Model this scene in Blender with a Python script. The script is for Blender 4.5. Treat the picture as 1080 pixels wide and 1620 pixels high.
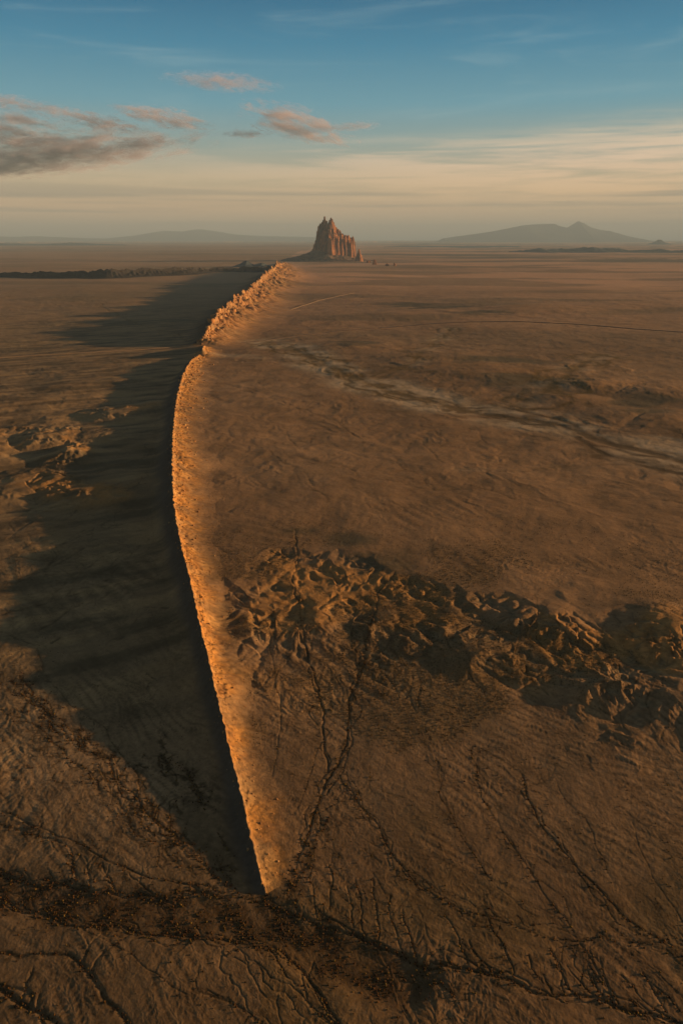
import bpy, math, random
import numpy as np
from mathutils import Vector
R = math.radians
random.seed(7); rng = np.random.default_rng(11)
sc = bpy.context.scene
COL = sc.collection
for o in list(bpy.data.objects): bpy.data.objects.remove(o)

# ------------------------------------------------------------------ camera
CH = 250.0; F = 1080.0
PITCH = math.atan((810 - 377) / F)
cd = bpy.data.cameras.new('camera'); cam = bpy.data.objects.new('camera', cd); COL.objects.link(cam)
cd.sensor_fit = 'VERTICAL'; cd.sensor_height = 36; cd.sensor_width = 24; cd.lens = 24.0
cd.clip_start = 1; cd.clip_end = 500000
cam.location = (0, 0, CH); cam.rotation_euler = (math.pi / 2 - PITCH, 0, 0)
sc.camera = cam

# ------------------------------------------------------------------ light
EXPO = 0.88
SUN_EL = R(6.6); SUN_AZ = R(-7)           # azimuth: from +X, turned this much behind the camera
sdir = Vector((math.cos(SUN_EL) * math.cos(SUN_AZ), -math.cos(SUN_EL) * math.sin(SUN_AZ), math.sin(SUN_EL)))
sl = bpy.data.lights.new('sun', 'SUN'); so = bpy.data.objects.new('sun', sl); COL.objects.link(so)
sl.energy = 5.0; sl.angle = R(0.8); sl.color = (1.0, 0.60, 0.27)
so.rotation_euler = sdir.to_track_quat('Z', 'Y').to_euler(); so.location = (3000, 0, 1000)
sc.view_settings.view_transform = 'Standard'; sc.view_settings.look = 'None'
sc.view_settings.gamma = 1; sc.view_settings.exposure = EXPO
sc.cycles.volume_step_rate = .5; sc.cycles.max_bounces = 5; sc.cycles.volume_bounces = 0; sc.cycles.diffuse_bounces = 3

def N(nt, t, **k):
    n = nt.nodes.new(t)
    for a, b in k.items():
        if a.startswith('i_'):
            n.inputs[a[2:].replace('_', ' ')].default_value = b
        else: setattr(n, a, b)
    return n
def math_n(nt, op, a, b=None, c=None, clamp=False):
    n = nt.nodes.new('ShaderNodeMath'); n.operation = op; n.use_clamp = clamp
    for i, v in enumerate((a, b, c)):
        if v is None: continue
        if isinstance(v, (int, float)): n.inputs[i].default_value = v
        else: nt.links.new(v, n.inputs[i])
    return n.outputs[0]
def sstep(nt, v, a, b, lo=0.0, hi=1.0):
    n = nt.nodes.new('ShaderNodeMapRange'); n.interpolation_type = 'SMOOTHSTEP'
    nt.links.new(v, n.inputs[0])
    for i, x in enumerate((a, b, lo, hi)): n.inputs[i + 1].default_value = x
    return n.outputs[0]
def mixc(nt, f, a, b, blend='MIX'):
    n = nt.nodes.new('ShaderNodeMix'); n.data_type = 'RGBA'; n.blend_type = blend
    for s, v in ((n.inputs[0], f), (n.inputs[6], a), (n.inputs[7], b)):
        if isinstance(v, (int, float)): s.default_value = v
        elif isinstance(v, tuple): s.default_value = (*v, 1)[:4]
        else: nt.links.new(v, s)
    return n.outputs[2]
def noise_n(nt, vec, scale, detail=4, rough=.5, dist=0.0):
    n = nt.nodes.new('ShaderNodeTexNoise'); n.inputs['Scale'].default_value = scale
    n.inputs['Detail'].default_value = detail; n.inputs['Roughness'].default_value = rough
    n.inputs['Distortion'].default_value = dist
    if vec is not None: nt.links.new(vec, n.inputs['Vector'])
    return n.outputs['Fac']
def ramp_n(nt, v, stops):
    n = nt.nodes.new('ShaderNodeValToRGB'); nt.links.new(v, n.inputs[0]); e = n.color_ramp.elements
    while len(e) < len(stops): e.new(0.5)
    for i, (p, c) in enumerate(stops): e[i].position = p; e[i].color = (*c, 1)
    return n.outputs[0]
def srgb(r, g, b):
    f = lambda c: (c / 255 / 12.92) if c / 255 < .04045 else ((c / 255 + .055) / 1.055) ** 2.4
    return (f(r), f(g), f(b))

# ------------------------------------------------------------------ world sky: Nishita graded towards the evening veil, thin cirrus
w = bpy.data.worlds.new('World'); sc.world = w; w.use_nodes = True; nt = w.node_tree; nt.nodes.clear()
sky = N(nt, 'ShaderNodeTexSky', sky_type='NISHITA', sun_disc=False)
sky.sun_elevation = SUN_EL; sky.sun_rotation = math.pi / 2 + SUN_AZ
sky.air_density = 1.0; sky.dust_density = 1.2; sky.ozone_density = 1.5; sky.altitude = 1700
tc = N(nt, 'ShaderNodeTexCoord'); sep = N(nt, 'ShaderNodeSeparateXYZ'); nt.links.new(tc.outputs['Generated'], sep.inputs[0])
X, Y, Z = sep.outputs
el = math_n(nt, 'MULTIPLY', math_n(nt, 'ARCSINE', Z), 57.2958)
az = math_n(nt, 'MULTIPLY', math_n(nt, 'ARCTAN2', X, Y), 57.2958)      # degrees right of view
cmb = N(nt, 'ShaderNodeCombineXYZ'); nt.links.new(az, cmb.inputs[0]); nt.links.new(el, cmb.inputs[1])
def stretched(sx, sy, tilt=0.0, off=0.0):
    m = N(nt, 'ShaderNodeMapping'); nt.links.new(cmb.outputs[0], m.inputs[0])
    m.inputs['Scale'].default_value = (sx, sy, 1); m.inputs['Rotation'].default_value = (0, 0, tilt)
    m.inputs['Location'].default_value = (off, off * .7, 0)
    return m.outputs[0]
K = 1.12 / 0.10 / 2 ** EXPO                   # wanted picture colours -> sky radiance at strength 0.10
def pc(r, g, b): return tuple(K * c for c in srgb(r, g, b))
eln = math_n(nt, 'DIVIDE', el, 60.0, clamp=True)
grad = ramp_n(nt, eln, [(0.0, srgb(178, 170, 152)), (.010, srgb(218, 178, 144)), (.035, srgb(218, 176, 134)), (.07, srgb(182, 166, 134)),
                        (.105, srgb(136, 156, 150)), (.15, srgb(92, 148, 164)), (.21, srgb(44, 122, 152)), (.25, srgb(16, 102, 136)), (.5, srgb(54, 68, 78)), (1.0, srgb(52, 54, 58))])
gk = N(nt, 'ShaderNodeVectorMath', operation='SCALE'); nt.links.new(grad, gk.inputs[0]); nt.links.new(math_n(nt, 'MULTIPLY', sstep(nt, Y, -.35, .55, .5, 1.0), K), gk.inputs[3])
base = mixc(nt, 0.96, sky.outputs[0], gk.outputs[0])
# warm veil, brighter to the right, streaked
st1 = noise_n(nt, stretched(.035, .55, R(-2.0), 3), 1.0, 7, .62, .3)
st2 = noise_n(nt, stretched(.09, 1.6, R(-2.5), 9), 1.0, 6, .65, .5)
right = math_n(nt, 'MULTIPLY', sstep(nt, az, -22, 24, 0.30, 1.0), sstep(nt, Y, -.3, .4, .15, 1.0))
tilt_el = math_n(nt, 'SUBTRACT', el, math_n(nt, 'MULTIPLY', az, 0.045))
edge = math_n(nt, 'ADD', tilt_el, math_n(nt, 'MULTIPLY', math_n(nt, 'SUBTRACT', st1, .5), 4.0))
band = math_n(nt, 'MULTIPLY', sstep(nt, edge, 5.2, 7.6, 1.0, 0.0), sstep(nt, el, 0.3, 2.6))
streak = sstep(nt, math_n(nt, 'ADD', math_n(nt, 'MULTIPLY', st1, .6), math_n(nt, 'MULTIPLY', st2, .4)), .42, .58)
veil = math_n(nt, 'MULTIPLY', math_n(nt, 'MULTIPLY', band, right), math_n(nt, 'MULTIPLY_ADD', streak, .95, .12), clamp=True)
vc = ramp_n(nt, math_n(nt, 'DIVIDE', el, 9.0, clamp=True), [(0, srgb(176, 150, 118)), (.35, srgb(228, 188, 142)), (.6, srgb(220, 192, 162)), (1, srgb(180, 178, 160))])
vk = N(nt, 'ShaderNodeVectorMath', operation='SCALE'); nt.links.new(vc, vk.inputs[0]); vk.inputs[3].default_value = K * 1.08
base = mixc(nt, veil, base, vk.outputs[0])
# faint high wisps in the blue
wisp = math_n(nt, 'MULTIPLY', sstep(nt, noise_n(nt, stretched(.06, .5, R(-8), 21), 1.0, 7, .6, .8), .5, .8), sstep(nt, el, 5.5, 9.0), clamp=True)
base = mixc(nt, math_n(nt, 'MULTIPLY', wisp, .35), base, pc(150, 176, 180))
# grey stratus bars low over the horizon
bar = noise_n(nt, stretched(.028, 1.1, R(-.6), 41), 1.0, 6, .55, .2)
lowb = math_n(nt, 'MULTIPLY', sstep(nt, el, .5, 1.4), sstep(nt, el, 2.6, 4.2, 1, 0))
base = mixc(nt, math_n(nt, 'MULTIPLY', math_n(nt, 'MULTIPLY', sstep(nt, bar, .47, .62), lowb), .62), base, pc(136, 130, 116))
bg = N(nt, 'ShaderNodeBackground'); nt.links.new(base, bg.inputs[0]); bg.inputs[1].default_value = 0.10
wo = N(nt, 'ShaderNodeOutputWorld'); nt.links.new(bg.outputs[0], wo.inputs[0])

# ------------------------------------------------------------------ helpers
def G(px, py, z=0.0):
    """world ground point that the photo shows at (px, py)"""
    u = (np.asarray(px, float) - 540) / F; v = (np.asarray(py, float) - 810) / F
    dx = u; dy = math.cos(PITCH) - v * math.sin(PITCH); dz = -math.sin(PITCH) - v * math.cos(PITCH)
    t = (z - CH) / dz
    return np.stack([dx * t, dy * t], -1)
def hsh(ix, iy, s):
    h = (ix.astype(np.int64) * 374761393 + iy.astype(np.int64) * 668265263 + s * 974634777) & 0x7fffffff
    h = ((h ^ (h >> 13)) * 1274126177) & 0x7fffffff
    return ((h ^ (h >> 16)) & 0xffff).astype(np.float32) / 65535.0
def perlin(x, y, s=0):
    ix = np.floor(x); iy = np.floor(y); fx = (x - ix).astype(np.float32); fy = (y - iy).astype(np.float32)
    ix = ix.astype(np.int64); iy = iy.astype(np.int64)
    ux = fx * fx * fx * (fx * (fx * 6 - 15) + 10); uy = fy * fy * fy * (fy * (fy * 6 - 15) + 10)
    def g(a, b):
        an = hsh(ix + a, iy + b, s) * 6.2831853
        return np.cos(an) * (fx - a) + np.sin(an) * (fy - b)
    n0 = g(0, 0); n1 = g(1, 0); n2 = g(0, 1); n3 = g(1, 1)
    a = n0 + ux * (n1 - n0); b = n2 + ux * (n3 - n2)
    return (a + uy * (b - a)) * 1.5
def fbm(x, y, wl, oc=4, s=0, gain=.5):
    t = 0; a = 1.0; f = 1.0 / wl
    for i in range(oc):
        t = t + a * perlin(x * f + 13.7 * i, y * f - 7.3 * i, s + i); a *= gain; f *= 2.03
    return t
def sm(a, b, v):
    t = np.clip((v - a) / (b - a), 0, 1); return t * t * (3 - 2 * t)
def erosion(x, y, gx, gy, cell, oc=4, s=0, strength=1.0, gain=.5):
    """gully noise whose furrows run down the slope (gx, gy)"""
    h = np.zeros_like(x, dtype=np.float32); dhx = np.zeros_like(h); dhy = np.zeros_like(h); a = 1.0; c = cell
    for o in range(oc):
        sx = gx + dhx * strength; sy = gy + dhy * strength
        ln = np.sqrt(sx * sx + sy * sy) + 1e-5
        k = np.minimum(1.0, ln * 6) / ln
        px_, py_ = -sy * k, sx * k                # across the slope
        X_ = x / c; Y_ = y / c; ix = np.floor(X_).astype(np.int64); iy = np.floor(Y_).astype(np.int64)
        va = np.zeros_like(h); ddx = np.zeros_like(h); ddy = np.zeros_like(h); wt = np.zeros_like(h)
        for i in (-1, 0, 1):
            for j in (-1, 0, 1):
                qx = (X_ - (ix + i) - hsh(ix + i, iy + j, s + o)).astype(np.float32)
                qy = (Y_ - (iy + j) - hsh(ix + i, iy + j, s + 50 + o)).astype(np.float32)
                w_ = np.exp(-(qx * qx + qy * qy) * 2.2).astype(np.float32)
                m = (qx * px_ + qy * py_) * 6.2831853
                cs = np.cos(m); sn = -np.sin(m)
                va += cs * w_; ddx += sn * px_ * w_; ddy += sn * py_ * w_; wt += w_
        v_ = va / wt; h += a * ((1.7 * np.abs(v_) - .75) if o % 2 == 0 else (.75 - 1.7 * np.abs(v_))); dhx += a * ddx / wt; dhy += a * ddy / wt
        a *= gain; c *= .5
    return h
def polydist(x, y, P, closed=False):
    """distance to polyline, arclength parameter 0..1 index and side sign"""
    best = np.full(x.shape, 1e12, np.float32); side = np.zeros_like(best); par = np.zeros_like(best)
    for i in range(len(P) - 1):
        ax, ay = P[i]; bx, by = P[i + 1]; ex, ey = bx - ax, by - ay; L2 = ex * ex + ey * ey + 1e-9
        t = np.clip(((x - ax) * ex + (y - ay) * ey) / L2, 0, 1)
        qx = x - ax - t * ex; qy = y - ay - t * ey; d = qx * qx + qy * qy
        m = d < best
        best = np.where(m, d, best); side = np.where(m, np.sign(ex * (y - ay) - ey * (x - ax)), side); par = np.where(m, i + t, par)
    return np.sqrt(best), side, par
def inside(x, y, P):
    c = np.zeros(x.shape, bool); n = len(P); j = n - 1
    for i in range(n):
        xi, yi = P[i]; xj, yj = P[j]
        if yi != yj: c ^= ((yi > y) != (yj > y)) & (x < (xj - xi) * (y - yi) / (yj - yi) + xi)
        j = i
    return c
def mesh_np(name, V, Fc, col=None, smooth=True):
    me = bpy.data.meshes.new(name); k = Fc.shape[1]
    me.vertices.add(len(V)); me.vertices.foreach_set('co', np.ascontiguousarray(V, np.float32).ravel())
    me.loops.add(Fc.size); me.loops.foreach_set('vertex_index', Fc.astype(np.int32).ravel())
    me.polygons.add(len(Fc)); me.polygons.foreach_set('loop_start', np.arange(0, Fc.size, k, dtype=np.int32))
    me.polygons.foreach_set('loop_total', np.full(len(Fc), k, np.int32))
    if smooth: me.polygons.foreach_set('use_smooth', np.ones(len(Fc), bool))
    if col is not None:
        a = me.color_attributes.new('Col', 'FLOAT_COLOR', 'POINT')
        c = np.ones((len(V), 4), np.float32); c[:, :3] = col; a.data.foreach_set('color', c.ravel())
    me.update(); me.validate(); return me
def link(name, me, mat=None, parent=None, **props):
    o = bpy.data.objects.new(name, me); COL.objects.link(o)
    if mat: me.materials.append(mat)
    if parent: o.parent = parent
    for k, v in props.items(): o[k] = v
    return o
def grid_faces(nr, nc, flip=False):
    i = np.arange(nr - 1)[:, None] * nc + np.arange(nc - 1)[None]
    f = np.stack([i, i + 1, i + nc + 1, i + nc], -1).reshape(-1, 4)
    return f[:, ::-1] if flip else f
def mat_soil(name, bumps, tint=(1, 1, 1), var=.25, rough=1.0, attr=True, colour=(.3, .2, .13), speck=0.0):
    m = bpy.data.materials.new(name); m.use_nodes = True; t = m.node_tree; t.nodes.clear()
    b = N(t, 'ShaderNodeBsdfPrincipled'); b.inputs['Roughness'].default_value = rough; b.inputs['Specular IOR Level'].default_value = .08
    g = N(t, 'ShaderNodeNewGeometry'); o = N(t, 'ShaderNodeOutputMaterial'); t.links.new(b.outputs[0], o.inputs[0])
    P = g.outputs['Position']
    if attr:
        a = N(t, 'ShaderNodeVertexColor', layer_name='Col'); c = a.outputs[0]
    else:
        rg = N(t, 'ShaderNodeRGB'); rg.outputs[0].default_value = (*colour, 1); c = rg.outputs[0]
    v = math_n(t, 'ADD', math_n(t, 'MULTIPLY', noise_n(t, P, .35, 5, .65), .6), math_n(t, 'MULTIPLY', noise_n(t, P, .03, 5, .6), .4))
    mr = N(t, 'ShaderNodeMapRange'); t.links.new(v, mr.inputs[0])
    for i, x in enumerate((.3, .7, 1 - var, 1 + var)): mr.inputs[i + 1].default_value = x
    c = mixc(t, 1.0, c, mr.outputs[0], 'MULTIPLY')
    if speck:
        sp = sstep(t, noise_n(t, P, .9, 3, .7), .56, .66)
        c = mixc(t, math_n(t, 'MULTIPLY', sp, speck), c, (.075, .05, .025))
    t.links.new(c, b.inputs['Base Color'])
    nrm = None
    for sc_, dist, st in bumps:
        bp = N(t, 'ShaderNodeBump'); bp.inputs['Strength'].default_value = st; bp.inputs['Distance'].default_value = dist
        t.links.new(noise_n(t, P, sc_, 5, .6), bp.inputs['Height'])
        if nrm: t.links.new(nrm, bp.inputs['Normal'])
        nrm = bp.outputs[0]
    if nrm: t.links.new(nrm, b.inputs['Normal'])
    return m

# ------------------------------------------------------------------ polar ground grid (finer where the land is seen smaller)
ys = np.concatenate([np.arange(2300, 1700, -12), np.arange(1700, 1000, -1.15), np.arange(1000, 560, -1.0), np.arange(560, 382.2, -.55)])
rr = CH / np.tan(PITCH + np.arctan((ys - 810) / F)); rr = np.concatenate([[2, 10, 25, 45], rr[rr > 50], [52e3, 60e3, 75e3, 95e3]])
dth = np.concatenate([np.linspace(-180, -45, 40)[:-1], np.linspace(-45, -37, 20)[:-1], np.linspace(-37, 37, 1060), np.linspace(37, 45, 20)[1:], np.linspace(45, 180, 40)[1:]])
th = np.radians(dth)
RR, TT = np.meshgrid(rr, th, indexing='ij')
GX = (RR * np.sin(TT)).astype(np.float64); GY = (RR * np.cos(TT)).astype(np.float64)
nr, nc = GX.shape
print('grid', nr, nc, nr * nc)
def gsample(Fd, x, y):
    r = np.hypot(x, y); a = np.arctan2(x, y)
    i = np.interp(r, rr, np.arange(nr)); j = np.interp(a, th, np.arange(nc))
    i0 = np.minimum(i.astype(int), nr - 2); j0 = np.minimum(j.astype(int), nc - 2); fi = i - i0; fj = j - j0
    if Fd.ndim == 3: fi = fi[..., None]; fj = fj[..., None]
    return (Fd[i0, j0] * (1 - fi) * (1 - fj) + Fd[i0 + 1, j0] * fi * (1 - fj) + Fd[i0, j0 + 1] * (1 - fi) * fj + Fd[i0 + 1, j0 + 1] * fi * fj)

# ------------------------------------------------------------------ dike path: crest stations (px, py, height, skirt width)
NEAR = [(423, 1423, .3, 8), (418, 1407, 1.2, 12), (408, 1370, 2.4, 16), (395, 1320, 3.6, 20), (378, 1245, 5, 22), (362, 1180, 6.5, 22), (340, 1090, 9.5, 23), (318, 1000, 12, 23), (300, 920, 14, 27),
        (285, 860, 15.5, 30), (276, 810, 16.5, 36), (273, 760, 16.5, 42), (274, 700, 14, 48), (276, 670, 10.5, 44), (279, 640, 9.5, 52), (284, 615, 12, 56), (289, 597, 14, 60), (301, 573, 12, 46), (313, 562, 7, 42), (322, 558, 1, 36)]
KNOB = [(319, 556, .5, 30), (319, 553.5, 10, 42), (320, 550, 15, 48), (322, 547, 11, 46), (325, 545, .5, 30)]
FAR = [(318, 542, 1, 60), (320, 538, 10, 80), (325, 525, 22, 110), (334, 508, 30, 140), (344, 492, 36, 150), (356, 484, 34, 170), (370, 472, 36, 190), (386, 459, 40, 220), (402, 447, 42, 240), (418, 435, 44, 260), (430, 427, 46, 270), (441, 419, 40, 260), (450, 414.5, 10, 160)]
WEST = [(-260, 440, 20, 80), (-60, 434.5, 20, 80), (0, 433, 16, 70), (30, 432, 20, 80), (60, 431, 26, 90), (130, 429, 32, 100), (170, 427.5, 38, 110), (230, 426.2, 36, 110), (290, 425, 34, 100), (330, 424, 22, 90), (370, 423, 22, 90), (410, 421.5, 30, 100), (436, 419.5, 22, 80)]
def dike_path(S, step0, stepk):
    S = [(a, b, h * (1.4 if b < 565 else .92 - .17 * math.exp(-((b - 880) / 190) ** 2)), w_ * 1.1) for a, b, h, w_ in S]
    P = np.array([[*G(a, b, h), h, w_] for a, b, h, w_ in S])
    seg = np.hypot(*np.diff(P[:, :2], axis=0).T); t = np.concatenate([[0], np.cumsum(seg)])
    out = [0.0]
    while out[-1] < t[-1]:
        yy = np.interp(out[-1], t, P[:, 1]); out.append(out[-1] + max(step0, stepk * yy))
    out[-1] = t[-1]; q = np.array(out)
    # smooth (Catmull-like) by repeated averaging of linear interpolation
    C = np.stack([np.interp(q, t, P[:, k]) for k in range(4)], -1)
    for _ in range(30):
        C[1:-1] = (C[:-2] + 2 * C[1:-1] + C[2:]) / 4
    return C, q
paths = {}
for nm, S, a, b in (('near', NEAR, .7, .0016), ('knob', KNOB, 3, .0016), ('far', FAR, 3, .0018), ('west', WEST, 9, .0)):
    paths[nm] = dike_path(S, a, b)
ALLP = np.concatenate([G([p[0] for p in NEAR + KNOB + FAR], [p[1] for p in NEAR + KNOB + FAR]), G([468], [400])])

# ------------------------------------------------------------------ terrain base
SCARP = [(285, 1000), (322, 950), (345, 915), (380, 885), (420, 893), (445, 870), (462, 842), (500, 843), (520, 860), (558, 845), (582, 868), (600, 866), (640, 882), (680, 893), (702, 913), (735, 930), (760, 903), (800, 904),
         (822, 915), (860, 928), (880, 944), (910, 948), (950, 943), (985, 962), (1025, 957), (1080, 985), (1180, 1010), (1400, 1060)]
SCP = G([p[0] for p in SCARP], [p[1] for p in SCARP], 24.0)
SCP_POLY = np.concatenate([SCP, [[9000, 300], [9000, 9000], [-9000, 9000], [-9000, SCP[0][1]]]])
WASH = G([300, 425, 480, 520, 560, 610, 650, 700, 740, 790, 850, 900, 960, 1020, 1080, 1250], [548, 540, 560, 580, 598, 615, 630, 640, 652, 655, 665, 680, 700, 715, 728, 760])
MOUNDS = [(505, 985, 22, 34, 6), (470, 1010, 10, 30, 3), (590, 1000, 16, 20, 5), (760, 1035, 40, 26, 9), (700, 1010, 24, 20, 6), (660, 1020, 20, 22, 5), (1060, 1005, 36, 40, 12), (960, 1095, 34, 20, 8), (1080, 1120, 30, 30, 9), (880, 1010, 26, 26, 7),
          (820, 990, 20, 26, 6), (395, 1000, 14, 24, 4.5), (372, 1060, 10, 34, 4.5), (362, 1110, 8, 26, 4)]
LEFT = [(62, 700, 50, 60, 15), (112, 722, 40, 50, 15), (20, 640, 120, 120, 6), (135, 785, 45, 30, 14), (90, 765, 40, 40, 11), (200, 655, 50, 60, 11), (240, 650, 30, 50, 11), (120, 610, 90, 120, 5), (40, 770, 70, 60, 9), (180, 760, 50, 60, 8), (60, 850, 70, 60, 6), (170, 690, 60, 60, 8), (-60, 720, 90, 120, 12)]
HILLR = [(770, 590, 160, 130, 16), (690, 565, 150, 120, 13), (940, 612, 120, 90, 17), (1040, 622, 110, 90, 15), (560, 548, 150, 150, 13), (980, 660, 70, 60, 9), (1060, 668, 80, 60, 11), (900, 632, 80, 60, 10), (650, 590, 90, 80, 8), (610, 500, 260, 200, 12), (850, 490, 300, 200, 14)]
def gauss(x, y, L, nz):
    t = 0
    for px, py, rx, ry, h in L:
        c = G(px, py)
        d = ((x - c[0]) / rx) ** 2 + ((y - c[1]) / ry) ** 2
        t = np.maximum(t, h * np.exp(-np.clip(d * np.clip(1 + .9 * nz, .35, 3), 0, 30)))
    return t
def base_h(x, y):
    r = np.hypot(x, y)
    n1 = fbm(x, y, 260, 4, 1); n2 = fbm(x, y, 1900, 4, 20); n3 = fbm(x, y, 60, 3, 40)
    vis = sm(60, 120, r)
    h = 1.1 * n1 + 9 * n2 * sm(900, 2600, r) + .35 * n3
    h = h + 22 * sm(7000, 22000, r) * sm(60000, 26000, r) * fbm(x, y, 7000, 4, 60)
    # plateau and its scarp
    wx = x + 24 * fbm(x, y, 110, 4, 80, .6); wy = y + 24 * fbm(x, y, 110, 4, 90, .6)
    near = (y > 150) & (y < 1500) & (x > -330) & (x < 1400)
    d = np.full(x.shape, 0.0, np.float32); 
    dd, sd, _ = polydist(wx[near], wy[near], SCP); d[near] = dd * np.where(inside(wx[near], wy[near], SCP_POLY), 1, -1)
    wd, ws, _ = polydist(x, y, WASH); wd = wd * np.where(inside(x, y, np.concatenate([WASH, [[9000, WASH[-1][1]], [9000, 99000], [-9000, 99000], [-9000, WASH[0][1]]]])), -1, 1)   # >0 on the near side of the wash
    t = np.clip((d + 135) / 150, 0, 1)
    prof = (.3 * t + .7 * t ** 3.2)
    back = sm(0, 520, wd)
    plat = np.where(near, 5.2 * prof, 0) * back
    rid, rs, _ = polydist(x, y, ALLP); rs = np.where(inside(x, y, np.concatenate([[[0.0, -500.0]], ALLP, [[ALLP[-1][0], 99000], [-99000, 99000], [-99000, -500]]])), 1, -1)
    # land left of the dike lies lower
    plat = plat * np.where(rs > 0, sm(25, 0, rid), 1.0)
    h = h + plat
    gm = .45 * gauss(x, y, MOUNDS, n3 * 1.0) ; gl = .65 * gauss(x, y, LEFT, n1 * .6 + .8 * fbm(x, y, 70, 3, 45)); gr = .5 * gauss(x, y, HILLR, n1)
    h = h + gm + gl + gr
    # the badlands' weight for the gully noise
    sc_w = np.where(near, sm(-150, -110, d) * sm(14, -6, d), 0) * np.where(rs > 0, 0, 1) * (.12 + .88 * sm(-120, -15, d))
    A = np.clip(sc_w * (.35 + .65 * sm(8, 40, rid)) + sm(.5, 6, gm) * .55, 0, 1.1)
    A2 = sm(1, 8, gl) * .75 + sm(1.0, 7, gr) * .32
    return h.astype(np.float32), A.astype(np.float32), A2.astype(np.float32), d, wd.astype(np.float32), rid.astype(np.float32), rs
e = 2.0
Hb, A1, A2, DSC, WD, RID, RSD = base_h(GX, GY)
def grad_of(Hm):
    """gradient of a grid field in world x,y"""
    gr_ = np.gradient(Hm, axis=0) / np.gradient(RR, axis=0); gt = np.gradient(Hm, axis=1) / (np.gradient(TT, axis=1) * RR)
    return gr_ * np.sin(TT) + gt * np.cos(TT), gr_ * np.cos(TT) - gt * np.sin(TT)
gx, gy = grad_of(Hb)
H = Hb.copy(); GUL = np.zeros_like(H)
# near badlands
m = (A1 > .01)
print('near erosion', m.sum())
ev = erosion(GX[m], GY[m], gx[m].astype(np.float32), gy[m].astype(np.float32), 38, 5, 5, .3, .53)
H[m] += 1.15 * A1[m] * ev; GUL[m] += ev * A1[m]
m = (A2 > .02) & (RR < 6000)
ev = erosion(GX[m], GY[m], gx[m].astype(np.float32), gy[m].astype(np.float32), 60, 5, 25, .5, .5)
H[m] += 2.5 * A2[m] * (ev - .2); GUL[m] += ev * A2[m]
# faint rills over all the land nearer than 6 km; they run down a broad regional slope to the lower right
m = (RR < 3600) & (RR > 100) & (np.abs(dth)[None, :] < 40)
sxr = (-.10 + .10 * fbm(GX[m], GY[m], 330, 2, 140)).astype(np.float32) + gx[m] * 1.5; syr = (.14 + .10 * fbm(GX[m], GY[m], 330, 2, 150)).astype(np.float32) + gy[m] * 1.5
ev = erosion(GX[m], GY[m], sxr.astype(np.float32), syr.astype(np.float32), 26, 4, 65, .9, .62)
rill_w = .16 + .5 * sm(.0, .5, fbm(GX[m], GY[m], 150, 3, 170)) * sm(900, 350, RR[m])
H[m] += .34 * rill_w * ev
RIL = np.zeros_like(H); RIL[m] = ev * (rill_w + .1)
m2 = (RR < 460) & (RR > 120) & (np.abs(dth)[None, :] < 40)
e2 = erosion(GX[m2], GY[m2], (-.15 + .07 * fbm(GX[m2], GY[m2], 90, 2, 340)).astype(np.float32), (.13 + .07 * fbm(GX[m2], GY[m2], 90, 2, 350)).astype(np.float32), 10, 3, 165, .8, .65)
RIL2 = np.zeros_like(H); RIL2[m2] = e2 * sm(460, 330, RR[m2]) * (.35 + .65 * sm(-.3, .3, fbm(GX[m2], GY[m2], 45, 3, 360)))
H += .075 * RIL2
fl = erosion(GX[m], GY[m], (sxr * .5).astype(np.float32), (syr * .5).astype(np.float32), 160, 3, 95, .7, .6)
H[m] += .55 * fl * sm(300, 900, RR[m]); 
# ------------------------------------------------------------------ drainage lines
CH_D = np.zeros_like(H)      # carve
BRU = np.zeros_like(H)
VEG = np.zeros_like(H)       # dark brush along channels
PALE = np.zeros_like(H)      # bare sandy beds and banks
def stamp(P, w_, carve=0., veg=0., pale=0., pw=2.5):
    P = np.asarray(P); rad0 = 4.6 if veg > .5 else 2.5
    for (a, b) in zip(P[:-1], P[1:]):
        rad = w_ * max(pw, rad0 * 2)
        mx = max(a[0], b[0]) + rad; mn = min(a[0], b[0]) - rad; my = max(a[1], b[1]) + rad; mny = max(min(a[1], b[1]) - rad, 20)
        if my <= 20: continue
        cr = [(x_, y_) for x_ in (mn, mx) for y_ in (mny, my)]
        rs_ = [math.hypot(*c) for c in cr]; ts = [math.atan2(*c) for c in cr]
        rmin = min(rs_) if not (mn < 0 < mx) else mny
        i0 = max(0, np.searchsorted(rr, rmin) - 1); i1 = min(nr, np.searchsorted(rr, max(rs_)) + 1)
        j0 = max(0, np.searchsorted(th, min(ts)) - 1); j1 = min(nc, np.searchsorted(th, max(ts)) + 1)
        if i1 <= i0 or j1 <= j0: continue
        x = GX[i0:i1, j0:j1]; y = GY[i0:i1, j0:j1]
        ex, ey = b[0] - a[0], b[1] - a[1]; t = np.clip(((x - a[0]) * ex + (y - a[1]) * ey) / (ex * ex + ey * ey + 1e-9), 0, 1)
        d = np.hypot(x - a[0] - t * ex, y - a[1] - t * ey)
        px_w = np.maximum(w_, (rr[i0:i1, None] * .0011))          # never thinner than the grid can carry
        k = np.exp(-(d / px_w) ** 2) * np.minimum(1, w_ / px_w) ** .5
        carve_ = carve * .24
        if carve: CH_D[i0:i1, j0:j1] = np.maximum(CH_D[i0:i1, j0:j1], carve_ * k)
        if veg: VEG[i0:i1, j0:j1] = np.maximum(VEG[i0:i1, j0:j1], veg * k)
        if veg > .5:
            kb = np.exp(-(d / (w_ * 4.5)) ** 2) * veg; BRU[i0:i1, j0:j1] = np.maximum(BRU[i0:i1, j0:j1], kb)
        if pale:
            kp = np.exp(-(d / (w_ * pw * .5)) ** 2); PALE[i0:i1, j0:j1] = np.maximum(PALE[i0:i1, j0:j1], pale * kp)
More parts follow.
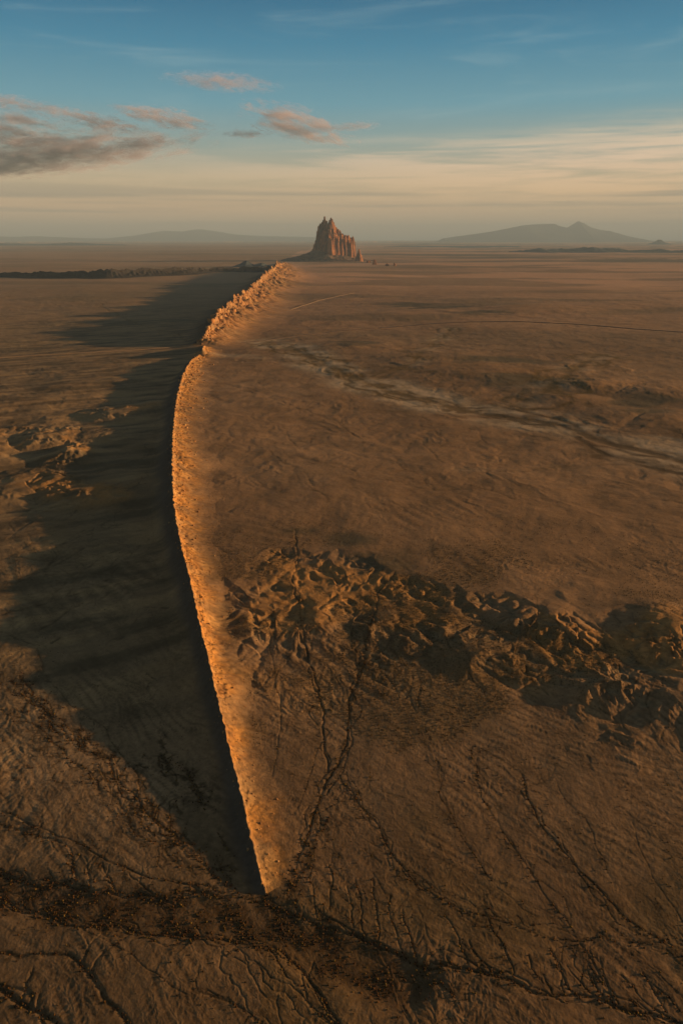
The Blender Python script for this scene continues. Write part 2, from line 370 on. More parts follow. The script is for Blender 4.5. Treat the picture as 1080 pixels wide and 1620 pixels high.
def wiggle(P, amp, step):
    P = np.asarray(P, float); seg = np.hypot(*np.diff(P, axis=0).T); t = np.concatenate([[0], np.cumsum(seg)])
    q = np.linspace(0, t[-1], max(3, int(t[-1] / step))); C = np.stack([np.interp(q, t, P[:, k]) for k in (0, 1)], -1)
    for _ in range(3): C[1:-1] = (C[:-2] + 2 * C[1:-1] + C[2:]) / 4
    o = rng.uniform(0, 999); dx = fbm(q, q * 0 + o, step * 7, 3, 5) * amp; dy = fbm(q, q * 0 + o + 50, step * 7, 3, 9) * amp
    C[:, 0] += dx; C[:, 1] += dy
    return C
def twig(p, ang, L, w_, depth, carve, veg, turn=.35, mscale=1.0):
    n = max(3, int(L / (2.2 * mscale))); st = L / n; pts = [p]; a = ang; a0 = ang
    for i in range(n):
        a += random.gauss(0, .22) + (a0 - a) * .1; p = (p[0] + math.cos(a) * st, p[1] + math.sin(a) * st); pts.append(p)
        if depth > 0 and i > 0 and random.random() < .30:
            twig(p, a + random.choice((-1, 1)) * random.uniform(.4, .9), L * random.uniform(.25, .55), w_ * .7, depth - 1, carve * .7, veg * .8, turn, mscale)
    k = len(pts) // 2
    stamp(pts[:k + 1], w_, carve, veg); stamp(pts[k:], w_ * .65, carve * .6, veg * .7)
def channel(pix, w_, carve, veg, pale=0., amp=2.0, step=3.0, tw=0.0, tl=20, side=0, depth=2, braid=0, pw=6, back=True, ang=(.5, 1.2)):
    P = G([p[0] for p in pix], [p[1] for p in pix]) if not isinstance(pix, np.ndarray) else pix
    if w_ < 3: w_ = w_ * .66
    C = wiggle(P, amp, step); stamp(C, w_, carve, veg, pale, pw if pale else 2.5)
    for b in range(braid):
        off = rng.uniform(-1, 1) * w_ * 4; C2 = wiggle(P, amp * 2.5, step)
        nrm = np.stack([-np.gradient(C2[:, 1]), np.gradient(C2[:, 0])], -1); nrm /= np.linalg.norm(nrm, axis=1)[:, None] + 1e-9
        q = np.linspace(0, 1, len(C2)); C2 += nrm * (off * np.sin(q * math.pi * rng.integers(2, 6)))[:, None]
        stamp(C2, w_ * .6, carve * .6, veg * .8)
    L = 0
    for i in range(1, len(C)):
        d = C[i] - C[i - 1]; L += np.hypot(*d)
        if tw and random.random() < .7 * tw * np.hypot(*d):
            s = side if side else random.choice((-1, 1)); a = math.atan2(d[1], d[0]) + (math.pi if back else 0)
            twig(tuple(C[i]), a - s * random.uniform(*ang) * (1 if back else -1), tl * random.uniform(.4, 1.3), w_ * .55, depth, carve * .6, veg * .85, mscale=max(1, tl / 25))
    return C
random.seed(3)
W1 = channel([(-60, 1372), (0, 1385), (60, 1400), (120, 1405), (180, 1418), (250, 1420), (320, 1412), (380, 1418), (440, 1432), (500, 1457), (560, 1482), (620, 1505), (660, 1525), (720, 1530), (780, 1545), (860, 1570), (940, 1585), (1000, 1600), (1080, 1618), (1200, 1640)],
             1.1, 1.6, .95, 0, 2.5, 2.5, .10, 15, 1, 2, 1)
W1b = channel([(-60, 1395), (0, 1420), (60, 1452), (120, 1462), (170, 1466), (240, 1474), (300, 1482), (360, 1486), (420, 1500), (470, 1530), (510, 1575), (545, 1625), (580, 1680)], .9, 1.2, .9, 0, 2.0, 2.5, .10, 12, 0, 2, 2)
channel([(0, 1400), (80, 1425), (160, 1440), (260, 1448), (340, 1455), (420, 1470), (520, 1500), (640, 1545), (760, 1590)], 1.2, .5, .6, 0, 5, 2.5, .15, 14, 0, 2, 3)
channel([(0, 1285), (60, 1308), (110, 1330), (160, 1358), (230, 1388), (300, 1402), (345, 1402)], .6, .8, .8, 0, 1.5, 2, .06, 10, 0, 2, 0)
channel([(-20, 1290), (40, 1320), (80, 1325), (110, 1350), (118, 1400)], .9, .8, .85, 0, 2, 2, .1, 12, 0, 2, 1)
channel([(20, 1075), (50, 1105), (90, 1150), (120, 1185), (165, 1195), (188, 1240), (225, 1270), (240, 1300), (280, 1330), (310, 1348), (345, 1372), (362, 1404)], 1.2, .9, .95, 0, 4, 2.5, .22, 16, 0, 3, 3)
channel([(10, 1120), (70, 1160), (100, 1200), (150, 1230), (200, 1285), (260, 1345), (320, 1385)], .9, .5, .7, 0, 4, 2.5, .2, 16, 0, 3, 2)
channel([(250, 1195), (285, 1215), (312, 1250), (330, 1278)], 1.3, .4, .9, 0, 3, 2, .3, 7, 0, 2, 2)
channel([(342, 1318), (360, 1340), (388, 1375), (408, 1408)], .55, .5, .8, 0, 1, 2, .08, 8, 0, 1, 0)
channel([(310, 1345), (345, 1352), (350, 1380), (370, 1405)], .6, .4, .7, 0, 1, 2, .15, 8, 0, 2, 1)
channel([(0, 1000), (60, 1025), (66, 1060), (110, 1115), (165, 1150), (180, 1180), (215, 1220), (230, 1250)], .45, .5, .65, 0, 1, 2, .03, 8, 0, 1, 0)
channel([(-40, 1500), (0, 1505), (60, 1511), (108, 1513), (138, 1540), (168, 1582), (198, 1620), (230, 1670)], 1.3, 1.6, .75, 0, 1.5, 2, .16, 8, 0, 2, 0, ang=(.8, 1.5))
channel([(-40, 1545), (0, 1562), (45, 1588), (95, 1620), (140, 1650)], 1.5, 2.2, .9, 0, 1.5, 2, .16, 8, 0, 2, 1, ang=(.8, 1.5))
channel([(60, 1450), (110, 1468), (140, 1475), (190, 1500), (240, 1540), (300, 1580)], .4, .4, .6, 0, 1, 2, .05, 7, 0, 1, 0)
0 and channel([(195, 1510), (215, 1550), (235, 1600), (260, 1650)], .7, 1.2, .5, 0, 1, 2, .15, 6, 0, 2, 0, ang=(.8, 1.5))
channel([(300, 1570), (340, 1578), (390, 1600), (430, 1640)], .8, .8, .6, 0, 1, 2, .1, 6, 0, 2, 1)
for q in range(4):
    channel([(330 + 17 * q, 1490 + 6 * q), (366 + 22 * q, 1530 + 5 * q), (395 + 26 * q + 6 * (q % 2), 1575 + 4 * q), (415 + 38 * q, 1630)], .5, .6, .4, 0, 4.5, 2, .03, 6, 0, 1, 0)
# right side
R1 = channel([(590, 990), (580, 1020), (572, 1060), (558, 1095), (552, 1140), (540, 1190), (512, 1250), (490, 1300), (480, 1350), (458, 1395), (452, 1420)], .9, 1.0, .85, 0, 2, 2.5, .05, 18, 0, 2, 2)
channel([(520, 1290), (500, 1330), (492, 1360), (470, 1390)], 2.2, .2, .75, 0, 2, 2.5, .1, 10, 0, 2, 1)
channel([(468, 845), (470, 890), (463, 925), (478, 985), (485, 1040), (505, 1100), (512, 1170), (520, 1220)], .8, 1.2, .7, 0, 2, 2.5, .05, 16, 0, 2, 1)
channel([(600, 940), (590, 985), (585, 1010)], .8, 1, .7, 0, 2, 2.5, .1, 16, 0, 2, 0)
channel([(425, 1000), (432, 1060), (445, 1120), (440, 1180), (430, 1230)], .5, .5, .55, 0, 1, 2.5, .05, 10, 0, 1, 0)
channel([(505, 1180), (492, 1225), (470, 1275), (450, 1320), (443, 1340)], .5, .4, .65, 0, 1, 2.5, .04, 10, 0, 1, 0)
channel([(536, 1225), (560, 1262), (600, 1312), (628, 1362), (668, 1405), (740, 1440), (800, 1460), (850, 1480), (910, 1490), (1000, 1485), (1080, 1496), (1150, 1500)], .8, .6, .75, 0, 2, 2.5, .06, 18, -1, 2, 3)
channel([(820, 1225), (845, 1290), (870, 1325), (905, 1368), (950, 1412), (985, 1445), (1010, 1470), (1080, 1510), (1150, 1530)], .9, .7, .8, 0, 2, 2.5, .07, 18, 0, 3, 1)
channel([(745, 1180), (760, 1260), (785, 1300), (820, 1350), (850, 1400), (880, 1440), (905, 1470)], .7, .4, .7, 0, 2, 2.5, .08, 15, 0, 2, 1)
channel([(690, 1200), (700, 1260), (720, 1310), (760, 1370), (800, 1420), (850, 1445)], .5, .3, .6, 0, 2, 2.5, .08, 15, 0, 2, 1)
channel([(880, 1240), (920, 1290), (940, 1330), (960, 1380)], .5, .3, .6, 0, 2, 2.5, .08, 15, 0, 2, 0)
channel([(1000, 1300), (1020, 1370), (1060, 1430), (1090, 1480)], .5, .3, .5, 0, 2, 2.5, .08, 15, 0, 2, 0)
for a, b, c_, d_ in ((742, 1486, 790, 1545), (775, 1455, 815, 1545), (835, 1510, 862, 1560), (918, 1490, 970, 1585), (870, 1500, 890, 1572), (490, 1370, 505, 1455), (520, 1370, 520, 1440), (545, 1400, 560, 1470), (585, 1390, 600, 1490), (930, 1530, 965, 1580),
                    (640, 1440, 660, 1520), (1040, 1560, 1080, 1600), (700, 1450, 740, 1530), (470, 1385, 455, 1425), (488, 1370, 458, 1415), (1010, 1540, 1050, 1600), (610, 1420, 640, 1505), (560, 1395, 575, 1478)):
    channel([(a, b), ((a + c_) / 2 + random.uniform(-12, 8), (b + d_) / 2), (c_, d_)], .55, .7, .8, 0, 2.0, 2, .18, 9, 0, 2, 0)
# random small dendrites on the right-hand plain, heading to the lower right
for _ in range(60):
    px = random.uniform(450, 1100); py = random.uniform(1180, 1560)
    if py > 1440 + (px - 450) * .3: continue
    p = G(px, py); twig((float(p[0]), float(p[1])), random.uniform(1.9, 2.6), random.uniform(8, 26), .4, 3, .25, .55)
for _ in range(60):
    px = random.uniform(-20, 300); py = random.uniform(1050, 1500); p = G(px, py)
    twig((float(p[0]), float(p[1])), random.uniform(1.9, 2.9), random.uniform(6, 18), .4, 3, .2, .6)
for _ in range(60):   # gullies feeding off the scarp
    px = random.uniform(420, 1100); py = random.uniform(960, 1100) + (px - 420) * .12; p = G(px, py)
    twig((float(p[0]), float(p[1])), random.uniform(1.2, 2.0), random.uniform(20, 60), .6, 3, .5, .45, mscale=2)
# middle distance
YEL = np.zeros_like(H)
M1 = channel(WASH[1:], 11, 2.0, 1.0, .85, 12, 14, .007, 130, 0, 2, 3, pw=11)
stamp(wiggle(WASH[1:9], 8, 14), 17, 1.0, .8)
M2 = channel([(945, 560), (905, 588), (882, 608), (842, 632), (800, 650)], 13, 1.2, .85, .3, 12, 12, .012, 90, 0, 2, 2, pw=8)
channel([(955, 572), (920, 585), (895, 590), (870, 600)], 4, 1, .5, .3, 8, 12, .012, 70, 0, 2, 1, pw=8)
channel([(715, 520), (690, 540), (670, 562), (640, 582), (600, 600)], 9, 1.2, .7, .35, 12, 12, .012, 90, 0, 2, 2, pw=8)
channel([(1200, 760), (1080, 742), (960, 733), (870, 742), (800, 752), (720, 745)], 4, 1, .3, .12, 8, 12, .01, 80, 0, 2, 1, pw=7)
channel([(1080, 700), (1000, 690), (930, 665), (880, 655)], 4, 1, .3, .4, 8, 12, .01, 80, 0, 2, 2, pw=7)
channel([(340, 560), (420, 565), (520, 590), (580, 612), (660, 640)], 5, .6, .12, .5, 10, 12, .01, 90, 0, 2, 2, pw=12)
channel([(-20, 470), (90, 468), (160, 480), (215, 510), (270, 525), (310, 540)], 5, 2.0, .4, .1, 20, 20, .01, 120, 0, 2, 1, pw=7)
for _ in range(50):
    px = random.uniform(440, 1100); py = random.uniform(560, 800); p = G(px, py)
    twig((float(p[0]), float(p[1])), random.uniform(1.5, 2.8), random.uniform(40, 130), 1.8, 3, .6, .3, mscale=4)
for _ in range(70):
    px = random.uniform(-20, 260); py = random.uniform(600, 1020); p = G(px, py)
    twig((float(p[0]), float(p[1])), random.uniform(.2, 1.4), random.uniform(20, 90), 1.2, 3, .8, .4, mscale=3)
# broad floor of the big wash in the foreground
fl_d, _, _ = polydist(GX[:900], GY[:900], G([-60, 60, 180, 300, 420, 520, 640], [1392, 1430, 1443, 1450, 1462, 1510, 1560]))
FLOOR = np.zeros_like(H); FLOOR[:900] = sm(1.5, .4, fl_d / (9 + 3 * fbm(GX[:900], GY[:900], 20, 2, 7)))
blot = sm(-.05, .35, fbm(GX, GY, 3.0, 4, 520) + .4 * fbm(GX, GY, 12, 2, 530))
VEG = np.maximum(VEG, np.where(RR < 800, BRU * blot * .8, BRU * sm(-.3, .4, fbm(GX, GY, 30, 4, 540)) * .6))
H -= CH_D * (1 - sm(30, 0, RID) * .9) + 1.0 * FLOOR

# ------------------------------------------------------------------ ground colours (dry albedo, with far haze and near vignette put in)
def C3(*c): return np.array(c, np.float32)
nA = fbm(GX, GY, 420, 5, 200); nB = fbm(GX, GY, 60, 5, 210); nC = fbm(GX, GY, 9, 3, 220); nD = fbm(GX / 3.2, GY, 1400, 5, 230)
def lerp(a, b, t): return a + (b - a) * np.clip(t, 0, 1)[..., None]
shape3 = (*H.shape, 3)
soil = np.broadcast_to(C3(.34, .215, .14), shape3).copy()
soil = lerp(soil, C3(.40, .26, .175), .5 + .9 * nA)
soil = lerp(soil, C3(.25, .165, .11), .15 + .9 * nB)
far_haze = sm(1400, 5000, RR)
soil = lerp(soil, C3(.66, .40, .29), far_haze * (.85 + .8 * nD))  # far soil paler: haze and grazing sun brightness put into the colour
soil = lerp(soil, C3(.15, .135, .115), sm(.12, .5, fbm(GX / 3.2, GY, 2600, 5, 240)) * sm(3000, 9000, RR) * .9)
soil = lerp(soil, C3(.17, .14, .10), sm(.05, .45, fbm(GX / 2.5, GY, 500, 4, 250)) * sm(1200, 2500, RR) * .55)
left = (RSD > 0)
soil = lerp(soil, C3(.80, .53, .42), sm(5000, 11000, RR) * (.55 + .5 * nD) * sm(.12, -.08, TT))  # far left paler again, haze brightness put into the soil colour
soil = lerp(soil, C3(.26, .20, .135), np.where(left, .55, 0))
c_, s_ = math.cos(.5), math.sin(.5)
lx_ = GX * c_ + GY * s_; ly_ = -GX * s_ + GY * c_
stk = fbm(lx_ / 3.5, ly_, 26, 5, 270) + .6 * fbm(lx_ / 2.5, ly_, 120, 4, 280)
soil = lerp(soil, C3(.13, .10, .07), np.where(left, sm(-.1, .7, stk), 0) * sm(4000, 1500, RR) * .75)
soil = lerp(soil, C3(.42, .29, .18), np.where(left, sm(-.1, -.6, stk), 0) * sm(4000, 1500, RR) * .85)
dk = gauss(GX, GY, [(780, 572, 110, 70, 1), (735, 575, 60, 60, .7), (860, 607, 90, 60, 1), (820, 598, 70, 50, .8), (1010, 640, 60, 60, .8), (560, 545, 80, 90, .9), (650, 482, 130, 160, .9), (700, 488, 160, 120, .9), (760, 497, 160, 90, .8),
    (900, 740, 50, 30, .6), (880, 800, 30, 20, .6), (480, 845, 22, 20, .8), (545, 860, 24, 18, .8), (620, 905, 30, 22, .7), (1010, 390, 1600, 500, 1), (780, 397, 1800, 300, .8), (1050, 410, 900, 300, .8)], nA)
soil = lerp(soil, C3(.12, .11, .085), sm(.25, .8, dk + .35 * fbm(GX / 2, GY, 60, 4, 290)) * .8)
soil = lerp(soil, C3(.52, .28, .115), sm(.05, .7, A1 + .8 * A2) * sm(-.35, .35, fbm(GX, GY, 70, 4, 610)) * .75)
# near: pale clay plain on the left, brush-darkened slope on the right
near = sm(420, 300, RR)
soil = lerp(soil, C3(.50, .34, .23), near * np.where(left, 1.0, .45) * (.7 + .5 * nB))
soil = soil * (1 - .42 * sm(520, 190, RR))[..., None]  # vignette darkening towards the camera put into the soil, here and next line
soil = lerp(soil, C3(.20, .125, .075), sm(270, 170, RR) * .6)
shr = sm(-.15, .35, fbm(GX, GY, 110, 4, 260)) * sm(620, 450, RR) * np.where(left, .15, 1)
soil = lerp(soil, C3(.17, .12, .06), shr * .4)
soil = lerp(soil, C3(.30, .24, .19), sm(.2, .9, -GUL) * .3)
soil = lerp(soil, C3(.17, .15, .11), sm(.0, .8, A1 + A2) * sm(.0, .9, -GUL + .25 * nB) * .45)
soil = lerp(soil, C3(.64, .51, .42), sm(.05, .7, PALE * (1 + 1.0 * fbm(GX / 2, GY, 130, 3, 550))) * np.where(RR > 700, .8, .3))
soil = lerp(soil, C3(.095, .058, .032), FLOOR * (.85 + .5 * nC))
vcol = lerp(np.broadcast_to(C3(.085, .058, .034), shape3), C3(.17, .11, .04), sm(900, 1300, RR))
soil = soil + (vcol - soil) * np.clip(VEG * np.where(RR < 800, .8 + 1.5 * nC + .5 * nB, 1.05 + .9 * nB), 0, .85)[..., None]
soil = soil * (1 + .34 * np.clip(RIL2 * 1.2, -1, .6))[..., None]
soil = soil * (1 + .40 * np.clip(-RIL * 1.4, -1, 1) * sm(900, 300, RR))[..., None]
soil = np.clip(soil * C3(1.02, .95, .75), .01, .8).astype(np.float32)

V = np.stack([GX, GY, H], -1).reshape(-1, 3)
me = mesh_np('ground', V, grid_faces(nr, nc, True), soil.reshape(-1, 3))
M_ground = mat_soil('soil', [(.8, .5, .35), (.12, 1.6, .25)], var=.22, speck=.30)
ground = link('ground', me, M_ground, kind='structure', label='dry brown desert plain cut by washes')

# ------------------------------------------------------------------ dikes
M_rock = mat_soil('dike_rock', [(.9, .5, .4), (.2, 1.6, .35)], var=.25)
def build_dike(nm, key, amp_fin, gully, label, cat, group=None, gcell=14, dark=0):
    C, q = paths[key]; n = len(C)
    tx = np.gradient(C[:, 0]); ty = np.gradient(C[:, 1]); L = np.hypot(tx, ty) + 1e-9; nx = ty / L; ny = -tx / L     # to the right
    ht = C[:, 2]; W = C[:, 3]
    u = np.concatenate([-np.geomspace(1, .012, 26), [-.006, 0, .006], np.geomspace(.012, 1, 44)])
    U = np.broadcast_to(u, (n, len(u)))
    WL = np.where(U < 0, .5 if key != 'far' else .6, 1.0) * (1 + .28 * fbm(q, q * 0 + 77, gcell * 5, 3, 500))[:, None]
    XX = C[:, 0, None] + nx[:, None] * U * W[:, None] * WL; YY = C[:, 1, None] + ny[:, None] * U * W[:, None] * WL
    g0 = gsample(H, XX, YY)
    gcr = g0[:, len(u) // 2][:, None] * 0
    a = np.abs(U)
    # jagged crest
    s = q
    fin = fbm(s, s * 0 + 3, gcell * 2.6, 5, 300, .62); spike = np.maximum(0, fbm(s, s * 0 + 9, gcell * 3.2, 3, 310)) ** 2
    top = ht * (1 + amp_fin * fin) + ht * amp_fin * 2.8 * spike * (1 if key == 'far' else .35)
    top = np.maximum(top, 0.1)[:, None]
    skirt = .84 * np.power(np.clip(1 - a, 0, 1), 2.5)
    wall = .16 * np.exp(-(a / (.035 if key != 'far' else .03)) ** 2)
    p = top * (skirt + wall)
    # gullies down the skirt
    gxs = (-(nx[:, None]) * np.sign(U)).astype(np.float32) * .5 + 0 * XX; gys = (-(ny[:, None]) * np.sign(U)).astype(np.float32) * .5 + 0 * XX
    ev = erosion(XX, YY, gxs.astype(np.float32), gys.astype(np.float32), gcell, 4, 400, .8, .55)
    mid = np.power(np.clip(a * 4, 0, 1), .8) * np.clip(1 - a, 0, 1) ** 2.2
    rock = fbm(XX, YY, gcell * .5, 4, 420)
    bench = sm(.1, .5, fbm(XX, YY, gcell * 4, 3, 440))
    p = p * np.maximum(.12, 1 + gully * 2.6 * np.clip(a * 5, 0, 1) * (ev * .8 + .8 * rock * bench)) + top * .045 * fbm(XX, YY, gcell * .22, 3, 450) * np.exp(-a * 3)
    z = g0 + np.maximum(p, 0) + .10 * np.clip(.9 - a, -.3, 1) * np.minimum(1, top / 3)
    endf = np.minimum(1, np.minimum(q, q[-1] - q) / max(4, 3 * (q[1] - q[0])))[:, None]
    z = np.where(a > .995, g0 - (.35 if key == 'near' else 1.2), z); z = g0 - 1.2 * (1 - endf) + (z - g0) * endf
    XX = XX + nx[:, None] * (rock * .03 * W[:, None] * np.exp(-a * 12))
    gc = gsample(soil, XX, YY)
    rc = np.broadcast_to(C3(.60, .29, .085) if key != 'far' else C3(.48, .25, .11), gc.shape).copy()
    rc = lerp(rc, C3(.38, .18, .065), sm(-.1, .5, fbm(XX, YY, gcell, 4, 460)) * .8)
    rc = lerp(rc, C3(.66, .38, .15), sm(.1, .5, fbm(XX, YY, gcell * 2, 3, 470)) * .6)
    rc = lerp(rc, C3(.20, .115, .05), sm(.1, .4, fbm(XX, YY, 3.2 if key == 'near' else 9, 3, 480)) * .55)
    rc = lerp(rc, C3(.30, .19, .10), sm(-.1, .5, fbm(XX, YY, gcell * 3, 4, 482)) * .6)
    rc = lerp(rc, C3(.16, .12, .09), np.exp(-(a / .03) ** 2) * np.clip(.5 + .9 * rock, 0, 1) * .6)
    rc = lerp(rc, C3(.13, .10, .075), sm(.004, -.03, U))  # left flank: its shade put into the colour as darker rock
    if dark: rc = rc * 0 + C3(.045, .038, .034)
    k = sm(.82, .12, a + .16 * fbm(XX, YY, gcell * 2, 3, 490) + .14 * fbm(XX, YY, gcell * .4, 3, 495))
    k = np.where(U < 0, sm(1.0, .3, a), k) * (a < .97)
    if dark: k = sm(1.0, .7, a)
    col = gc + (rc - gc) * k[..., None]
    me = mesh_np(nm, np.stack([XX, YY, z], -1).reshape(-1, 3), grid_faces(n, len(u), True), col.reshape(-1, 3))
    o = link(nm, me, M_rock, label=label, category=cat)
    if group: o['group'] = group
    return o, XX, YY, z, U, W
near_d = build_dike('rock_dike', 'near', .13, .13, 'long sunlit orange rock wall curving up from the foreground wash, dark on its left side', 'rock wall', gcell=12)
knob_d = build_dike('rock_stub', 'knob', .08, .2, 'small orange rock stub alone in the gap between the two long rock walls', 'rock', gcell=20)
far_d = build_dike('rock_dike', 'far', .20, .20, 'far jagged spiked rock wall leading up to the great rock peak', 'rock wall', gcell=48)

west_d = build_dike('rock_ridge', 'west', .30, .30, 'low black jagged ridge crossing the plain left of the great rock peak', 'rock ridge', gcell=55, dark=1)

# ------------------------------------------------------------------ the great rock peak
def top_z(py, D): return CH + D * math.tan(math.atan((810 - py) / F) - PITCH)
def rock_mat(name, c1, c2, sc_=.03):
    m = mat_soil(name, [(.03, 9, .8), (.15, 2, .4)], var=.25, attr=False, colour=c1)
    t = m.node_tree; b = [n for n in t.nodes if n.type == 'BSDF_PRINCIPLED'][0]; g = [n for n in t.nodes if n.type == 'NEW_GEOMETRY'][0]
    src = b.inputs['Base Color'].links[0].from_socket
    mp = N(t, 'ShaderNodeMapping'); mp.inputs['Scale'].default_value = (1, 1, .22); t.links.new(g.outputs['Position'], mp.inputs[0])
    f = sstep(t, noise_n(t, mp.outputs[0], sc_, 5, .65), .42, .6)
    t.links.new(mixc(t, f, src, c2), b.inputs['Base Color']); return m
M_peak = rock_mat('peak_rock', (.40, .175, .08), (.12, .065, .045), .022)
M_talus = rock_mat('talus', (.20, .13, .085), (.13, .09, .065), .012)
PD = float(np.hypot(*G(530, 412))); PY = float(G(530, 412)[1]); PX0 = float(G(530, 412)[0]); PXM = PD * math.cos(math.atan((810 - 412) / F)) / F
def lx(px): return (px - 530) * PXM
gz0 = float(gsample(H, np.array([PX0]), np.array([PY]))[0])
EM = bpy.data.objects.new('rock_peak', None); COL.objects.link(EM); EM.location = (PX0, PY, gz0)
EM['label'] = 'great towering rock peak with twin summits and fluted orange cliffs on the horizon'; EM['category'] = 'rock peak'
def columns(name, cols, ext, step, mat, parent, trim, origin=(0, 0), S=8.5, warp=7.0, seed=600, wl=26, add=None):
    x0, x1, y0, y1 = ext; xs = np.arange(x0, x1, step); ysx = np.arange(y0, y1, step); xx, yy = np.meshgrid(xs, ysx)
    wx = xx + warp * fbm(xx, yy, wl, 3, seed); wy = yy + warp * fbm(xx, yy, wl, 3, seed + 9)
    h = np.full(xx.shape, -60.0)
    for cx, cy, r_, z_ in cols:
        d = np.hypot(wx - cx, wy - cy); h = np.maximum(h, z_ - np.maximum(0, d - r_) * S - np.minimum(d, r_) * .55)
    h = h + (11 if parent is EM else 5) * fbm(xx, yy, 17, 3, seed + 20) + 4 * np.abs(fbm(xx, yy, 9, 2, seed + 30))
    if add is not None: h = np.maximum(h, add(xx, yy))
    F_ = grid_faces(*xx.shape); keep = (h.ravel()[F_] > trim(xx, yy).ravel()[F_]).any(1); F_ = F_[keep]
    used, inv = np.unique(F_, return_inverse=True)
    V_ = np.stack([xx + origin[0], yy + origin[1], np.maximum(h, trim(xx, yy) - 14)], -1).reshape(-1, 3)[used]
    return link(name, mesh_np(name, V_, inv.reshape(F_.shape), smooth=False), mat, parent)
# footprint wedge: front vertex, right end, back, left end (metres, local)
FP = np.array([(lx(522), -150), (lx(545), -60), (lx(561), 60), (lx(548), 190), (lx(512), 210), (lx(494), 120), (lx(503), -20), (lx(522), -150)])
def tal(xx, yy):
    d, s_, _ = polydist(xx, yy, FP); d = d * np.where(inside(xx, yy, FP), -1, 1)
    an = np.arctan2(yy, xx); dd = np.maximum(d, 0) / (1 + .75 * sm(-.3, -1, xx / (np.hypot(xx, yy) + 1)))
    n_ = fbm(xx, yy, 90, 4, 640)
    base = 72 + 46 * sm(0, -200, xx) - 18 * sm(60, 200, xx)
    t = np.clip(1 - dd / (270 + 30 * n_), 0, 1)
    return base * t ** 1.8 + 7 * n_ * t + 5 * np.abs(fbm(xx, yy, 22, 3, 650)) * t ** .5 - 4 * (t <= 0)
def tal_mesh():
    n1, n2 = 300, 60; a = np.linspace(0, 2 * math.pi, n1); c = np.array([lx(526), 30.])
    q = np.linspace(0.12, 1, n2); A_, Q_ = np.meshgrid(a, q, indexing='ij'); xx = c[0] + np.cos(A_) * Q_ * 640; yy = c[1] + np.sin(A_) * Q_ * 520
    z = tal(xx, yy); z[:, -1] = -12
    z = z + gsample(H, xx + PX0, yy + PY) - gz0
    return mesh_np('talus_slope', np.stack([xx, yy, z], -1).reshape(-1, 3), grid_faces(n1, n2, True))
link('talus_slope', tal_mesh(), M_talus, EM)
def pk(px, ly, rp, py): return (lx(px), ly, rp * PXM, top_z(py, PD + ly) - gz0)
rock_trim = lambda xx, yy: tal(xx, yy) - 10
west = [pk(514, 30, 1.1, 342.5), pk(512.2, 40, 1.8, 348), pk(516, 30, 1.8, 349.5), pk(510, 60, 2, 351), pk(507.5, 50, 2.2, 354), pk(505, 70, 2, 357), pk(503.2, 80, 2, 365), pk(511, 0, 3, 356), pk(516.5, -20, 2.6, 354), pk(513, -50, 3, 363), pk(508, 0, 3, 366), pk(517, -80, 2.6, 365)]
east = [pk(523.6, 10, 1.1, 344.8), pk(522.2, 20, 1.4, 348), pk(525.3, 15, 1.6, 347), pk(527, 20, 1.9, 351.5), pk(521, 40, 2.5, 352), pk(529, 30, 2, 356), pk(531, 35, 2.2, 359.5), pk(534, 45, 2.4, 362.5), pk(523.5, -20, 2.2, 350), pk(526, -50, 2.2, 362), pk(530, -20, 2.4, 368), pk(522, -60, 2.4, 355), pk(521.5, -95, 2.2, 363), pk(521, -125, 1.8, 371), pk(524, 70, 2.4, 350), pk(525, 100, 2.4, 355)]
body = [pk(500, 90, 2, 380), pk(497, 100, 1.6, 387), pk(498.5, 60, 1.8, 386), pk(503, 40, 2.2, 378), pk(506, 10, 2.2, 375), pk(510, -30, 2.4, 376), pk(514, -70, 2.4, 378), pk(518, -105, 2.4, 379), pk(521.5, -135, 2, 377), pk(495, 120, 1.5, 393),
        pk(537, 55, 2.6, 365), pk(541, 60, 2.6, 369.5), pk(546, 70, 2.6, 372), pk(551, 80, 2.6, 377), pk(555, 85, 2.0, 376), pk(557, 80, 2.1, 380), pk(559.4, 75, 1.4, 390), pk(560.6, 70, 1.2, 399), pk(545, 110, 6, 378), pk(528, 110, 7, 368), pk(514, 120, 7, 360), pk(505, 120, 4, 370)]
rnd = random.Random(5)
for i in range(11):                     # fluted pillars of the sunlit cliff
    f = i / 10; px = 524 + 34 * f; ly = -138 + 165 * f
    body.append(pk(px, ly + rnd.uniform(-16, 16), rnd.uniform(.8, 2.0), 374 + 8 * f + rnd.uniform(-5, 7)))
    body.append(pk(px + rnd.uniform(-1, 1), ly + 45, 2.2, 368 + 8 * f + rnd.uniform(-3, 3)))
columns('rock_massif', body, (lx(488), lx(568), -200, 260), 2.6, M_peak, EM, rock_trim, seed=600)
hb = lambda z: (lambda xx, yy: tal(xx, yy) * 0 + z)
columns('summit_spire', west, (lx(498), lx(521.5), -130, 130), 2.2, M_peak, EM, hb(120), seed=660, warp=5)
columns('summit_spire', east, (lx(516), lx(541), -150, 120), 2.2, M_peak, EM, hb(120), seed=690, warp=5)
M_pin = rock_mat('pinnacle_rock', (.48, .25, .105), (.26, .14, .065))
